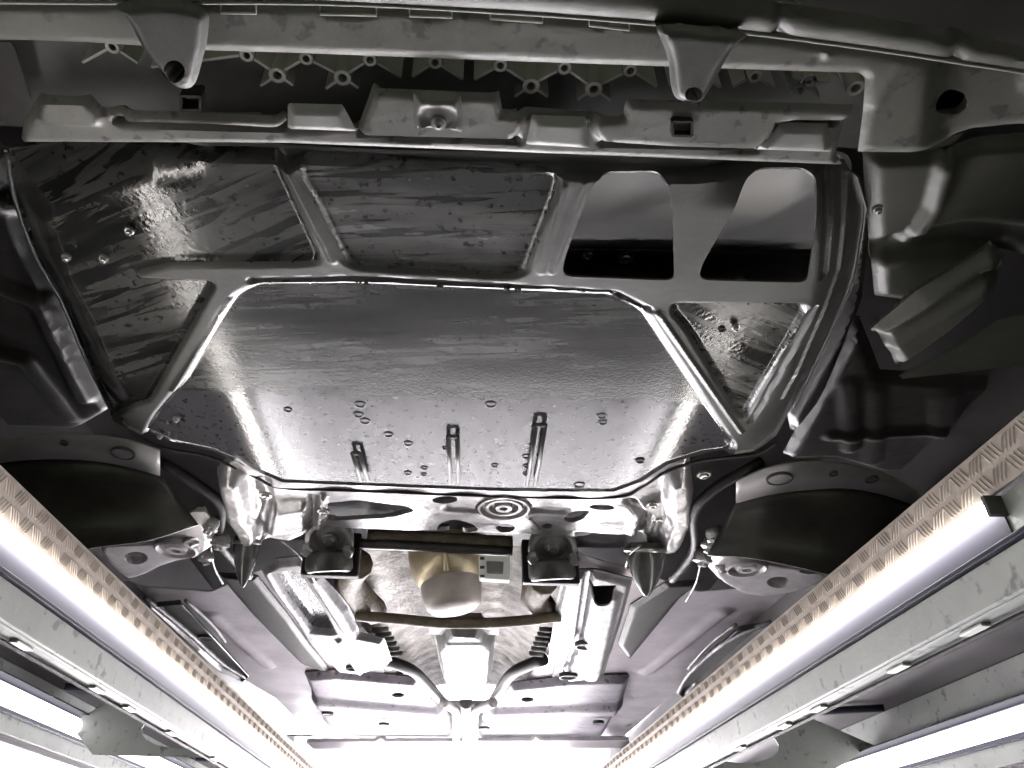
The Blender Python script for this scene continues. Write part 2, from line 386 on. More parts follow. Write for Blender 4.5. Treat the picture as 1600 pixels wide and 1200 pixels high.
for x0, y0, x1, y1 in ((500, 22, 588, 24), (640, 25, 706, 27), (766, 29, 848, 35), (921, 40, 983, 47), (345, 20, 400, 21)):
    tube('clip_slot', [P(x0, y0-13, .727), P(x0, y0, .727), P(x1, y1, .727), P(x1, y1-13, .727)], .0013, 'edge', under, 6, 0)
lathe('fog_lamp_socket', P(1495, 176, .76), [(.034, -.0), (.034, -.05), (0, -.05)], 'dark', under)

# --- rib lattice in the recess behind the bumper
latt = bm_l = bmesh.new()
box_bm(bm_l, -.75, .62, .28, .60, CAM.z+.800, CAM.z+.808)
lat = bm_obj('lattice_back', bm_l, 'recess', car)
up = [(75, 72), (175, 74), (385, 87), (478, 92), (578, 94), (680, 98), (782, 103), (882, 107), (985, 111), (1085, 115), (1180, 120), (1265, 126)]
low = [(120, 104), (225, 108), (433, 118), (535, 122), (636, 128), (732, 132), (830, 135), (928, 140), (1035, 142), (1135, 143), (1220, 146), (1337, 138)]
LH = .752
def boss(pt, r=.0085):
    c = P(pt[0], pt[1], LH)
    lathe('screw_boss', c, [(r*.55, -.04), (r*.55, 0), (r, 0), (r, -.05)], 'lattice', lat, seg=14)
for u_ in up[1:]: boss(u_, .0075)
for l_ in (low[2], low[3], low[6], low[7], low[11]): boss(l_, .0095)
def rib(a, b):
    bm = bmesh.new(); A, B = P(*a, LH), P(*b, LH); d = (B-A).normalized()
    wall_rib_bm(bm, A+d*.009, B-d*.008, CAM.z+LH+.002, CAM.z+.7995, .003); bm_obj('lattice_rib', bm, 'lattice', lat)
for i, u_ in enumerate(up[1:-1]):
    lft, rgt = low[i], low[i+1]
    if lft: rib(u_, lft)
    if rgt: rib(u_, rgt)
for l_ in (low[2], low[3], low[6], low[7]):
    rib(l_, (l_[0]-34, l_[1]+24)); rib(l_, (l_[0]+34, l_[1]+24))
for a in ((1225, 150), (1245, 160), (1285, 160), (1310, 130), (1232, 120)): rib((1265, 130), a)
boss((1265, 130))

# --- brackets hanging from the bumper
b1 = pressed('mounting_bracket', [(162, 6), (200, 40), (215, 75), (245, 112), (260, 132), (275, 145), (296, 146), (306, 130), (311, 110), (322, 70), (326, 6)],
        .70, 'bracket', car, step=.0035, thick=.02, rnd=2, edge=(-.008, .008), holes=[ell(272, 112, 17, 18)])
lathe('bracket_bush', P(272, 112, .706), [(.0135, 0), (.0125, -.012), (.006, -.014), (.006, -.02), (0, -.02)], 'boot', b1)
b2 = pressed('mounting_bracket', [(1024, 40), (1030, 60), (1046, 95), (1050, 148), (1060, 164), (1095, 169), (1108, 152), (1128, 115), (1150, 76), (1182, 56)],
        .70, 'bracket', car, step=.0035, thick=.02, rnd=2, edge=(-.008, .008), holes=[ell(1084, 148, 14, 12)])
lathe('bracket_bush', P(1084, 148, .704), [(.011, 0), (.010, -.008), (.005, -.01), (.005, -.016), (0, -.016)], 'arm', b2)

# --- flange of the undertray
fl = pressed('undertray_flange', [(35, 192), (60, 150), (140, 152), (160, 175), (190, 168), (300, 172), (445, 178), (448, 205), (560, 196), (583, 132), (780, 141), (786, 170), (830, 172), (905, 178),
        (925, 178), (972, 176), (977, 150), (1150, 153), (1332, 158), (1318, 200), (1308, 244), (1318, 262), (900, 246), (450, 228), (30, 226)],
        .742, 'flange', car, step=.0045, thick=.006, edge=(-.006, .006),
        feats=[('poly', [(190, 160), (440, 172), (444, 196), (200, 190)], .010, .004), ('line', [(185, 190), (445, 200)], .002, -.016, .005),
               ('poly', [(586, 125), (785, 138), (826, 186), (800, 214), (575, 208), (560, 196)], .012, .004), ('line', [(565, 209), (805, 219)], .002, -.016, .005),
               ('poly', [(975, 140), (1345, 150), (1340, 180), (1216, 184), (1190, 226), (950, 220), (928, 205), (928, 178)], .012, .004),
               ('line', [(945, 222), (1180, 231), (1195, 218)], .002, -.018, .005),
               ('line', [(1216, 189), (1300, 192)], .003, -.02, .004), ('poly', [(60, 150), (140, 152), (165, 195), (60, 190)], .008, .004)])
for o_ in ([(448, 168), (534, 170), (545, 190), (556, 212), (448, 208)], [(832, 186), (917, 189), (922, 238), (822, 232)], [(1222, 198), (1296, 199), (1304, 244), (1180, 240), (1205, 215)]):
    pressed('mounting_tab', o_, .73, 'tab', fl, step=.004, thick=.004, edge=(-.008, .008))
pb = pressed('latch_plate', [(645, 150), (720, 153), (722, 213), (648, 208)], .722, 'flange', fl, step=.003, thick=.004, edge=(-.012, .008),
        feats=[('poly', [(655, 168), (712, 170), (712, 206), (656, 202)], -.007, .003), ('line', [(643, 152), (648, 207)], .003, .004, .003), ('line', [(720, 154), (721, 212)], .003, .004, .003)])
def bolt(pt, h, r, par, name='bolt'):
    lathe(name, P(*pt, h), [(r*1.5, -.004), (r*1.5, 0), (r, 0), (r*.9, .005), (r*.45, .0055), (r*.4, .002), (0, .002)], 'bolt', par, seg=12)
bolt((685, 193), .727, .006, pb)
for c_, s_ in (((1066, 200), 15), ((298, 160), 15)):
    bm = bmesh.new()
    for k in range(4):
        a, b = [(-1, -.75), (1, -.7), (1, .75), (-1, .7)][k], [(-1, -.75), (1, -.7), (1, .75), (-1, .7)][(k+1) % 4]
        wall_rib_bm(bm, P(c_[0]+a[0]*s_, c_[1]+a[1]*s_, .724), P(c_[0]+b[0]*s_, c_[1]+b[1]*s_, .724), CAM.z+.722, CAM.z+.742, .003)
    bm_obj('clip_frame', bm, 'dark', fl)

# --- undertray
W1 = [(938, 278), (1040, 280), (1049, 300), (1054, 439), (878, 432), (882, 405), (924, 292)]
W2 = [(1178, 288), (1276, 291), (1284, 303), (1263, 446), (1092, 438), (1096, 415), (1162, 302)]
tray_out = [(8, 230, .812), (200, 233), (600, 240), (1000, 254), (1312, 264), (1342, 282, .785), (1352, 320, .80), (1345, 380, .80), (1330, 450, .80), (1282, 560, .80), (1240, 640, .775), (1216, 690), (1180, 709),
            (1100, 718), (1045, 734), (1003, 760), (960, 775), (800, 774), (560, 765), (440, 760), (400, 744), (330, 714), (260, 700), (215, 682), (175, 642, .785),
            (130, 560, .81), (92, 470, .812), (52, 400, .812), (20, 310, .812)]
R1 = [(-60, 238), (425, 244), (500, 408), (480, 413), (265, 415), (212, 429), (212, 440), (335, 443), (230, 632), (205, 640), (190, 652), (150, 680), (-60, 560)]
R2 = [(466, 258), (875, 276), (868, 305), (822, 425), (795, 433), (560, 419), (538, 410), (488, 310), (470, 284)]
R3 = [(400, 447), (560, 446), (960, 464), (1008, 490), (1075, 590), (1150, 705), (1100, 745), (1050, 775), (1005, 800), (962, 800), (800, 800), (560, 795), (440, 790), (390, 775), (325, 745), (250, 722), (215, 700), (240, 655), (285, 600), (345, 490), (368, 462)]
R4 = [(1052, 476), (1255, 482), (1267, 494), (1166, 660), (1150, 645), (1075, 520), (1050, 490)]
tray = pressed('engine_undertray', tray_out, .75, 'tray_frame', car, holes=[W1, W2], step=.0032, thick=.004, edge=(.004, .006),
    zfun=lambda p: -.04*sstep(.075, 0, -sdf_poly(p, plan(tray_out, .75)))*sstep(.30, .42, np.abs(p[:, 0]+.02))*sstep(P(300, 690, .75).y, P(300, 590, .75).y, p[:, 1]) - .10*np.maximum(0, np.abs(p[:, 0]+.02)-.30)**2,
    feats=[('poly', R1, -.013, .008), ('poly', R2, -.013, .008), ('poly', R3, -.014, .008), ('poly', R4, -.013, .008),
           ('line', [(10, 244), (400, 249), (900, 264), (1352, 279)], .008, -.022, .010),
           ('line', [(395, 441), (560, 438), (830, 452), (960, 461), (1010, 485)], .004, -.010, .006),
           ('line', [(880, 292), (846, 425)], .001, .004, .006), ('line', [(912, 285), (862, 425)], .001, .004, .006),
           ('line', [(447, 262), (520, 408)], .001, .005, .006),
           ('line', [(1303, 292), (1290, 440)], .002, -.008, .006), ('line', [(1338, 300), (1322, 440), (1230, 640)], .001, .007, .006),
           ('line', [(1275, 490), (1175, 665)], .002, -.008, .006),
           ('line', [(360, 470), (270, 615)], .001, .006, .005), ('line', [(1030, 490), (1160, 680)], .001, .006, .005)],
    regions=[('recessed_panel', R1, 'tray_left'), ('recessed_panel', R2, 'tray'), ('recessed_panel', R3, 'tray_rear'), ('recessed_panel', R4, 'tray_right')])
for a, b, r in (((556, 708), (569, 750), .008), ((707, 682), (710, 754), .009), ((845, 664), (830, 758), .009)):
    A, B = P(*a, .752), P(*b, .752); s = Vector((1, 0, 0))*r
    bm = bmesh.new(); tube_bm(bm, [A-s, B-s], .0045, 8); tube_bm(bm, [A+s, B+s], .0045, 8); tube_bm(bm, [A-s, A+s], .0045, 8)
    bm_obj('stiffening_bead', bm, 'tray_frame', tray, smooth=True)
for hx, hy, r in ((450, 640, .008), (563, 632, .011), (560, 648, .010), (570, 658, .011), (607, 679, .010), (638, 693, .010), (637, 739, .009), (663, 731, .008), (662, 741, .007), (695, 700, .006),
                  (940, 650, .009), (942, 660, .009), (1000, 720, .010), (767, 632, .011), (822, 713, .009), (822, 728, .008), (773, 727, .008), (822, 740, .008), (905, 758, .013), (1128, 515, .006)):
    r *= .82
    lathe('drain_hole', P(hx, hy, .7635), [(r*1.3, -.003), (r*1.25, .0015), (r, .0018), (r*.8, -.0005), (0, -.001)], 'hole', tray, seg=14)
for pt in ((162, 405), (275, 656), (202, 362), (1138, 690), (1150, 512), (250, 682), (1372, 328), (103, 403)):
    bolt(pt, .757, .0045, tray, 'tray_screw')
tube('edge_lip', [P(x_+3, y_, .809) for x_, y_ in ((8, 240), (20, 310), (52, 400), (92, 470), (130, 560))]+[P(172, 640, .79)], .003, 'tray_frame', tray, 8)
tube('edge_lip', [P(x_-2, y_, .797) for x_, y_ in ((1342, 290), (1350, 320), (1343, 380), (1328, 450), (1280, 560))]+[P(1240, 636, .778)], .003, 'tray_frame', tray, 8)
tube('edge_seal', [P(x_, y_, .764) for x_, y_ in ((190, 655), (215, 682), (260, 701), (330, 715), (400, 746), (440, 762), (560, 767), (800, 776), (960, 777), (1003, 761), (1045, 735), (1100, 719), (1180, 710), (1214, 692))], .0035, 'dark', tray, 8)
# what shows through the two openings
pr = [(236, .805), (262, .806), (292, .808), (316, .82), (336, .845), (354, .885), (370, .94), (388, 1.03)]
patch('inner_duct', [[P(x_, y_, hh) for x_ in (860, 960, 1060, 1160, 1260, 1330)] for y_, hh in pr], 'duct', car)
bm = bmesh.new(); c0, c1 = P(860, 425, .97), P(1320, 480, .97)
box_bm(bm, c0.x, c1.x, c0.y, c1.y+.1, CAM.z+.95, CAM.z+1.04); eng = bm_obj('engine_block', bm, 'shell', car, bevel=.01)
bolt((978, 404), .945, .009, eng); bolt((920, 398), .945, .007, eng); bolt((1155, 440), .945, .007, eng)

# --- front subframe
SH = .764
sub_out = [(440, 748), (560, 752), (800, 760), (960, 762), (1000, 748), (1045, 722), (1078, 718), (1084, 770), (1074, 825), (1052, 850), (1000, 846), (960, 838), (900, 841), (840, 838), (720, 833),
           (580, 828), (505, 824), (455, 846), (385, 838), (352, 800), (338, 735), (368, 708), (400, 728)]
sub = pressed('front_subframe', sub_out, SH, 'alu', car, step=.005, thick=.012, edge=(-.012, .010),
    holes=[[(512, 784), (560, 782), (636, 789), (650, 797), (624, 806), (560, 812), (511, 812)], [(680, 829), (688, 818), (712, 812), (738, 818), (750, 828), (716, 833)],
           ell(790, 826, 15, 6), ell(854, 822, 9, 4), [(878, 812), (892, 800), (924, 799), (910, 812), (890, 819)], ell(940, 793, 20, 5), ell(695, 782, 20, 6), ell(787, 793, 46, 17)],
    feats=[('line', [(362, 742), (372, 800), (395, 835)], .012, .035, .03), ('line', [(1060, 745), (1062, 800), (1045, 842)], .012, .035, .03),
           ('line', [(505, 775), (500, 826)], .004, .012, .008), ('line', [(489, 775), (484, 826)], .004, -.014, .008),
           ('poly', [(425, 790), (480, 785), (482, 822), (420, 830)], .02, .012), ('line', [(410, 750), (420, 790), (405, 835)], .006, -.02, .014),
           ('poly', [(985, 790), (1040, 770), (1040, 830), (985, 840)], .012, .015), ('line', [(985, 785), (1010, 800), (1000, 845)], .006, -.022, .014),
           ('line', [(700, 795), (880, 800)], .003, -.008, .02), ('line', [(905, 835), (1000, 838)], .004, -.02, .01)], rough=.003)
bc = P(787, 793, SH)
lathe('bushing', bc, [(.064, -.004), (.062, .006), (.057, .006), (.054, -.006), (.046, -.006), (.043, .003), (.036, .003), (.033, -.008), (.022, -.008), (.020, .004), (.010, .004), (.009, -.01), (0, -.01)], 'alu_dark', sub, seg=40)
for pt in ((452, 800), (1020, 790), (1100, 743), (415, 775), (1030, 812), (505, 800)): bolt(pt, SH-.012, .010, sub)
plate('locating_slot', [(826, 812), (830, 812), (846, 829), (842, 830)], SH-.004, .003, 'hole', sub, bevel=0)
# dark sheet added just above the subframe, stands for shade inside its slots
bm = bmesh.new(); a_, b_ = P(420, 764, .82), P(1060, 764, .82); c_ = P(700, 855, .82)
box_bm(bm, a_.x, b_.x, a_.y-.25, c_.y, CAM.z+.83, CAM.z+.85); bm_obj('slot_shade_sheet', bm, 'dark', car)

# --- steering and drive parts at the sides
for pts, r in (([P(235, 715, .78), P(262, 728, .76), P(300, 752, .75), P(345, 790, .74), P(345, 850, .72), P(390, 900, .74)], .012),
               ([P(1190, 722, .78), P(1160, 738, .76), P(1115, 765, .75), P(1085, 800, .74), P(1085, 860, .74), P(1050, 905, .74)], .012)):
    tube('stabiliser_bar', pts, r, 'dark', car)
for c, ax, s in ((P(386, 846, .75), (0, .35, -1), 1.), (P(1008, 858, .74), (0, .4, -1), 1.5)):
    bt = lathe('rubber_boot', c, [(0, -.02), (.030*s, -.015), (.034*s, .0), (.033*s, .02), (.028*s, .05), (.020*s, .08), (.010*s, .105), (.004*s, .115), (0, .117)], 'boot', car, ax)
    lathe('boot_clamp', c, [(.0355*s, -.002), (.037*s, 0), (.037*s, .006), (.0355*s, .008)], 'bolt', bt, ax)
for pts in ([P(329, 852, .72), P(334, 885, .71), P(348, 912, .70)], [P(1095, 878, .72), P(1088, 910, .71), P(1072, 940, .70)], [P(440, 845, .73), P(470, 870, .72), P(495, 915, .72)],
            [P(978, 885, .72), P(985, 865, .72), P(1002, 852, .72)]):
    tube('wheel_sensor_cable', pts, .003, 'alu_dark', car, 8)

# --- control arms
ca = pressed('control_arm', [(140, 850), (200, 838), (262, 830), (312, 806), (334, 830), (330, 872), (270, 882), (225, 905), (195, 908), (170, 890)], .70, 'arm', car, step=.006, thick=.02,
        holes=[ell(212, 872, 19, 10)], edge=(-.02, .02), rnd=1, feats=[('line', [(150, 852), (240, 848), (270, 862)], .003, -.012, .01)])
lathe('arm_bush', P(276, 856, .695), [(.056, -.01), (.054, .006), (.048, .009), (.043, .0), (.028, .0), (.024, .009), (.012, .009), (.010, -.005), (0, -.005)], 'arm', ca, seg=36)
cb = pressed('control_arm', [(1108, 905), (1112, 872), (1140, 862), (1200, 878), (1300, 893), (1296, 908), (1250, 928), (1170, 938)], .70, 'arm', car, step=.006, thick=.02,
        holes=[ell(1217, 910, 19, 9), ell(1268, 893, 20, 4)], edge=(-.02, .02), rnd=1)
lathe('arm_bush', P(1166, 886, .695), [(.054, -.01), (.052, .006), (.046, .009), (.041, .0), (.026, .0), (.022, .009), (.012, .009), (.010, -.005), (0, -.005)], 'arm', cb, seg=36)
# knuckles of small castings round the joints
for lst in (((330, 820), (345, 845), (322, 868), (300, 838)), ((1110, 850), (1098, 870), (1128, 880), (1118, 835))):
    for k, q_ in enumerate(lst):
        r_ = .018+.004*(k % 2)
        lathe('ball_joint', P(*q_, .71), [(0, -.02), (r_*.7, -.018), (r_, -.008), (r_, .004), (r_*1.15, .005), (r_*1.1, .012), (r_*.6, .016), (r_*.5, .024), (0, .025)], 'alu_dark', car, (.3*(k-1.5), .3, -1), 14)

# --- wheel arches
def arch(outer, inner, lower, holes_at, par=car):
    cp = lambda l: [(q_.x, q_.y) for q_ in curve_pts([(a_, b_, 0) for a_, b_ in l], 4)]
    outer, inner, lower = cp(outer), cp(inner), cp(lower)
    a = patch('arch_flange', [[P(x_, y_, .745) for x_, y_ in outer], [P(x_, y_, .735) for x_, y_ in inner]], 'arch', par, .006, 0)
    n = len(inner); y0 = [P(x_, y_, .74).y for x_, y_ in inner]
    rows = [[P(x_, y_, .74) for x_, y_ in inner]]
    for t in (.25, .5, .75, 1.):
        rows.append([PY(inner[i][0]*(1-t)+lower[i][0]*t, inner[i][1]*(1-t)+lower[i][1]*t, y0[i]+.10*math.sin(t*1.6)) for i in range(n)])
    patch('wheel_arch_liner', rows, 'liner', par, .004, 0)
    for (x_, y_, r) in holes_at:
        lathe('arch_hole', P(x_, y_, .737), [(r*1.15, -.003), (r*1.1, .003), (r, .003), (r*.9, -.004), (0, -.005)], 'hole', a, seg=18)
arch([(-60, 700), (0, 690), (70, 680), (140, 680), (200, 688), (250, 704)], [(-60, 735), (0, 722), (70, 716), (140, 718), (200, 728), (250, 742)],
     [(-60, 880), (0, 880), (90, 870), (150, 855), (230, 845), (310, 820)], [(192, 708, .022), (100, 692, .007)])
arch([(1150, 752), (1200, 731), (1260, 722), (1330, 727), (1400, 748), (1450, 780)], [(1150, 785), (1200, 772), (1260, 764), (1330, 762), (1400, 778), (1450, 800)],
     [(1105, 868), (1170, 872), (1240, 885), (1310, 900), (1380, 900), (1450, 880)], [(1218, 748, .024), (1302, 740, .008), (1362, 749, .012)])
# inner fender sheets and deflector at the right
pressed('fender_liner', [(1352, 246), (1480, 240), (1530, 224), (1610, 218), (1700, 218), (1700, 420), (1560, 400), (1440, 480), (1370, 470), (1356, 330)], .79, 'skin', car, step=.005, edge=(-.012, .02),
        feats=[('line', [(1480, 250), (1460, 320), (1420, 380)], .004, .014, .012), ('line', [(1400, 390), (1500, 372), (1600, 380)], .01, -.02, .03)])
pressed('air_deflector', [(1366, 530), (1440, 470), (1560, 398), (1580, 412), (1560, 470), (1500, 520), (1405, 586), (1398, 566)], .72, 'skin', car, step=.004, thick=.01, edge=(-.02, .02),
        feats=[('line', [(1380, 545), (1545, 440)], .006, -.02, .02)])
pressed('fender_rail', [(1405, 588), (1500, 540), (1560, 500), (1700, 470), (1700, 560), (1560, 575), (1410, 592)], .78, 'skin', car, step=.01)
pressed('side_skirt', [(-90, 190), (5, 190), (50, 160), (20, 66), (-90, 66)], .77, 'liner', car, step=.008)
pressed('fender_liner', [(-90, 236), (2, 238), (14, 312), (46, 402), (86, 472), (124, 562), (170, 648), (120, 676), (0, 672), (-90, 640)], .86, 'liner', car, step=.008, edge=(-.02, .02),
        feats=[('line', [(-60, 420), (60, 470), (130, 620)], .006, .015, .02), ('line', [(-60, 540), (40, 560), (110, 650)], .006, .015, .02), ('line', [(-40, 300), (20, 330)], .006, .012, .02)])
pressed('wheel_well_panel', [(1290, 600), (1345, 500), (1380, 590), (1560, 600), (1640, 620), (1500, 740), (1380, 742), (1300, 720), (1225, 722)], .84, 'liner', car, step=.008, edge=(-.02, .02),
        feats=[('line', [(1325, 600), (1330, 700)], .006, .008, .02), ('line', [(1370, 610), (1365, 720)], .006, .006, .02), ('line', [(1480, 620), (1475, 720)], .01, .008, .03), ('line', [(1300, 680), (1500, 670)], .004, .012, .02)])
pressed('rail_gap_shade', [(338, 900), (402, 905), (455, 972), (482, 1010), (522, 1058), (470, 1040), (395, 965)], .785, 'dark', car, step=.006, edge=(-.01, .02))  # dark strips stand for the shaded gap between floor panel and rail
pressed('rail_gap_shade', [(1098, 912), (1062, 940), (1004, 1010), (984, 1034), (966, 1010), (985, 950), (1040, 915)], .785, 'dark', car, step=.006, edge=(-.01, .02))
pressed('inner_sill', [(1345, 300), (1370, 330), (1352, 480), (1300, 620), (1240, 690), (1232, 655), (1285, 560), (1332, 455)], .85, 'liner', car, step=.006, edge=(-.02, .02))

# --- tunnel, gearbox parts
heat = pressed('heat_shield', [(545, 846), (890, 850), (910, 880), (868, 985), (846, 1040), (790, 1100), (670, 1100), (615, 1040), (560, 985), (515, 890)], .84, 'heat', car, step=.008, thick=.002,
        feats=[('line', [(725, 850), (727, 1100)], .12, -.10, .22)], rough=.002)
for k in range(6):
    t = k/5
    for a, b in (((583+25*t, 985+38*t), (606+22*t, 983+38*t)), ((866-18*t, 985+38*t), (843-16*t, 983+38*t))):
        tube('corrugation', [P(*a, .79), P(*b, .79)], .010, 'steel', heat, 8, 0)
fl_y = 1.98
t0, t1 = PY(697, 862, fl_y), PY(710, 952, fl_y)
ax = (t1-t0); LN = ax.length; mm = fl_y/math.cos(PITCH)/1155*1.0
of = lathe('oil_filter', t0-ax*.12, [(.105, 0), (.108, .03), (.104, .07), (.094, .10), (.080, .115)], 'gold', car, ax, 36)
lathe('filter_cap', t0-ax*.12, [(.083, .108), (.084, .125), (.080, LN*.95), (.074, LN*1.06), (.062, LN*1.12), (.03, LN*1.15), (0, LN*1.155)], 'cup', of, ax, 36)
tube('filter_rib', [t0+Vector((-.01, -.106, -.01)), t0+Vector((.0, -.106, -.055)), t0+Vector((.004, -.09, -.09))], .008, 'gold', of)
ss = plate('sensor_box', [(748, 866), (798, 868), (797, 906), (749, 903)], .7, .03, 'white', car, .004, py=1.84)
plate('sensor_face', [(760, 876), (787, 877), (786, 896), (761, 895)], .7, .008, 'steel', ss, .002, py=1.835)
for y_ in (870, 884, 898): plate('sensor_slot', [(750, y_), (757, y_), (757, y_+4), (750, y_+4)], .7, .006, 'hole', ss, 0, py=1.837)
tube('gearbox_brace', [P(562, 850, .76), P(640, 853, .76), P(800, 862, .76)], .013, 'rubber', car)
tube('gearbox_flange', [P(575, 840, .79), P(650, 842, .79), P(720, 846, .79), P(800, 850, .79)], .022, 'heat', car)
for pt in ((515, 848), (863, 860)):
    c = P(*pt, .745)
    mt_ = lathe('gearbox_mount', c+Vector((0, .03, -.045)), [(0, -.03), (.050, -.03), (.060, -.022), (.062, .012), (.055, .022), (.046, .024), (.042, .014), (0, .013)], 'rubber', car, (.08, .3, -1))
    fa = (0, -.55, -.8)
    lathe('mount_ring', c+Vector((0, -.01, .0)), [(.060, -.03), (.064, -.004), (.060, .006), (.050, .007), (.044, .0), (.040, -.012), (.022, -.012), (.02, -.002), (0, -.002)], 'alu', mt_, fa)
    for dx, dz in ((0, 0), (-.052, -.03), (.052, -.03)):
        lathe('mount_bolt', c+Vector((dx, -.012, dz)), [(.016, -.012), (.016, .004), (.012, .008), (0, .008)], 'bolt', mt_, fa, seg=6)
    bm = bmesh.new(); box_bm(bm, c.x-.075, c.x+.075, c.y+.045, c.y+.075, c.z-.07, c.z+.05); bm_obj('mount_bracket', bm, 'dark', mt_, bevel=.006)
tube('cross_brace', [P(556, 962, .74), P(620, 967, .735), P(700, 974, .73), P(790, 972, .73), P(876, 963, .74)], .017, 'heat', car)
for pts in ([P(560, 880, .79), P(545, 905, .79), P(560, 930, .79), P(585, 955, .79)], [P(850, 905, .79), P(835, 930, .79), P(850, 950, .79)]):
    tube('exhaust_manifold', pts, [.045]*(5*(len(pts)-1)+1), 'heat', car)
sil = pressed('silencer', [(671, 992), (779, 992), (769, 1082), (756, 1095), (702, 1096), (690, 1084)], .70, 'steel', car, step=.007, thick=.004, edge=(-.07, .03), rnd=1,
        feats=[('poly', [(695, 1068), (760, 1068), (757, 1085), (700, 1085)], -.006, .02), ('line', [(675, 1005), (775, 1005)], .01, -.006, .02)])
plate('silencer_top', [(671, 992), (779, 992), (779, 972), (671, 972)], .74, .01, 'heat', sil, 0)
for a, b in (((693, 1098), (713, 1115)), ((771, 1098), (742, 1115))):
    tube('exhaust_pipe', [P(*a, .73), P((a[0]+b[0])/2, 1104, .735), P(*b, .74), P(b[0], 1160, .74)], .022, 'arm', car)
tube('tail_pipe', [P(728, 1096, .75), P(728, 1120, .75), P(729, 1158, .75)], .030, 'steel', car)

# --- chassis rails and floor
fp = pressed('floor_panel', [(205, 915), (330, 925), (410, 890), (545, 860), (565, 985), (612, 1040), (670, 1100), (790, 1100), (846, 1040), (868, 985), (885, 860), (985, 890), (1090, 925), (1330, 905),
        (1240, 975), (1150, 1030), (1050, 1085), (975, 1150), (490, 1150), (430, 1090), (330, 1030), (250, 965)], .80, 'floorpan', car, step=.012, thick=.004,
        feats=[('line', [(330, 960), (420, 1040)], .01, .012, .03), ('line', [(1130, 955), (1010, 1050)], .01, .012, .03), ('poly', [(565, 985), (612, 1040), (670, 1100), (790, 1100), (846, 1040), (868, 985)], -.03, .03)])
def pocket(rim, side, hole, edge_pts):
    pressed('sill_pocket', rim, .77, 'liner', fp, step=.008, edge=(.02, .015))
    tube('pocket_rim', [P(*q_, .755) for q_ in edge_pts], .009, 'rail', fp, 8)
    lathe('pocket_hole', P(*hole, .765), [(.03, 0), (.028, .004), (.02, .002), (0, .0)], 'hole', fp, seg=16)
pocket([(238, 940), (285, 935), (345, 1000), (390, 1050), (380, 1058), (345, 1042)], -1, (322, 997), [(228, 935), (290, 985), (345, 1035), (382, 1058)])
pocket([(1205, 968), (1150, 978), (1090, 1030), (1058, 1075), (1066, 1083), (1130, 1040)], 1, (1180, 1029), [(1206, 972), (1140, 1000), (1080, 1050), (1060, 1082)])
for pts in ([(290, 938), (330, 975), (352, 1003)], [(1150, 976), (1110, 1006), (1075, 1045)]): tube('sill_seam', [P(*q_, .76) for q_ in pts], .006, 'steel', fp, 8)

rl = pressed('chassis_rail', [(404, 898), (428, 884), (470, 880), (498, 898), (545, 958), (562, 998), (600, 1006), (612, 1040), (565, 1056), (525, 1052), (478, 1008), (452, 965), (420, 925)],
        .735, 'rail', car, step=.004, thick=.005, edge=(-.02, .02),
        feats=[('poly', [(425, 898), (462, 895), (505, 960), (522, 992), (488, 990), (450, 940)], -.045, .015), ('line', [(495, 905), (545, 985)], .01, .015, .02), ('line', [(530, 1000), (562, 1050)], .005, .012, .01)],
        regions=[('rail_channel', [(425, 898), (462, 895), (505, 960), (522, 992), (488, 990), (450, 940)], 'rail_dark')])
rr = pressed('chassis_rail', [(882, 902), (930, 900), (990, 915), (975, 970), (955, 1030), (935, 1062), (885, 1068), (858, 1035), (868, 960)],
        .735, 'rail', car, step=.004, thick=.005, edge=(-.02, .02), holes=[[(920, 916), (965, 914), (950, 936), (928, 938)]],
        feats=[('line', [(920, 905), (905, 1000), (880, 1062)], .006, -.025, .012), ('line', [(948, 930), (925, 1055)], .02, .02, .03)])
for par_, pt_, r_ in ((rl, (550, 1045), .022), (rr, (916, 1010), .034), (rr, (888, 1058), .032)):
    lathe('rail_hole', P(*pt_, .728), [(r_*1.2, -.012), (r_*1.15, .003), (r_, .004), (r_*.85, -.004), (0, -.005)], 'hole', par_, seg=18)
plate('rail_lining', [(900, 905), (985, 915), (940, 1066), (862, 1062)], .79, .004, 'dark', rr, 0)
plate('rail_lining', [(520, 1020), (600, 1010), (600, 1052), (530, 1052)], .79, .004, 'dark', rl, 0)
cm = pressed('rear_crossmember', [(474, 1062), (520, 1058), (655, 1070), (664, 1090), (690, 1105), (708, 1120), (708, 1153), (560, 1151), (505, 1134)], .76, 'cross', car, step=.012, thick=.01, edge=(-.03, .03),
        holes=[ell(622, 1086, 10, 4)], feats=[('line', [(480, 1095), (690, 1112)], .04, .03, .08)])
cn = pressed('rear_crossmember', [(746, 1120), (766, 1105), (795, 1078), (890, 1068), (985, 1066), (975, 1098), (942, 1156), (746, 1155)], .76, 'cross', car, step=.012, thick=.01, edge=(-.03, .03),
        holes=[ell(824, 1093, 10, 4)], feats=[('line', [(765, 1112), (965, 1105)], .04, .03, .08)])
for par, lst in ((cm, ((512, 1116), (652, 1121), (600, 1133))), (cn, ((802, 1122), (935, 1130), (757, 1139)))):
    for q_ in lst: lathe('body_hole', P(*q_, .735), [(.03, -.01), (.028, .004), (.02, .002), (0, .001)], 'hole', par, seg=14)
for pts in ([(594, 1030), (640, 1045), (664, 1066), (690, 1095)], [(850, 1030), (806, 1048), (788, 1068), (771, 1095)]):
    tube('tunnel_shadow', [P(*q_, .79) for q_ in pts], .024, 'dark', car)  # dark tubes painted in for the shadow along the tunnel recess
rb = pressed('rear_bumper', [(478, 1168), (984, 1166), (1000, 1235), (450, 1235)], .70, 'rearb', car, step=.02, thick=.02, edge=(-.03, .05), feats=[('line', [(594, 1165), (594, 1235)], .004, -.02, .02), ('line', [(838, 1165), (836, 1235)], .004, -.02, .02)])
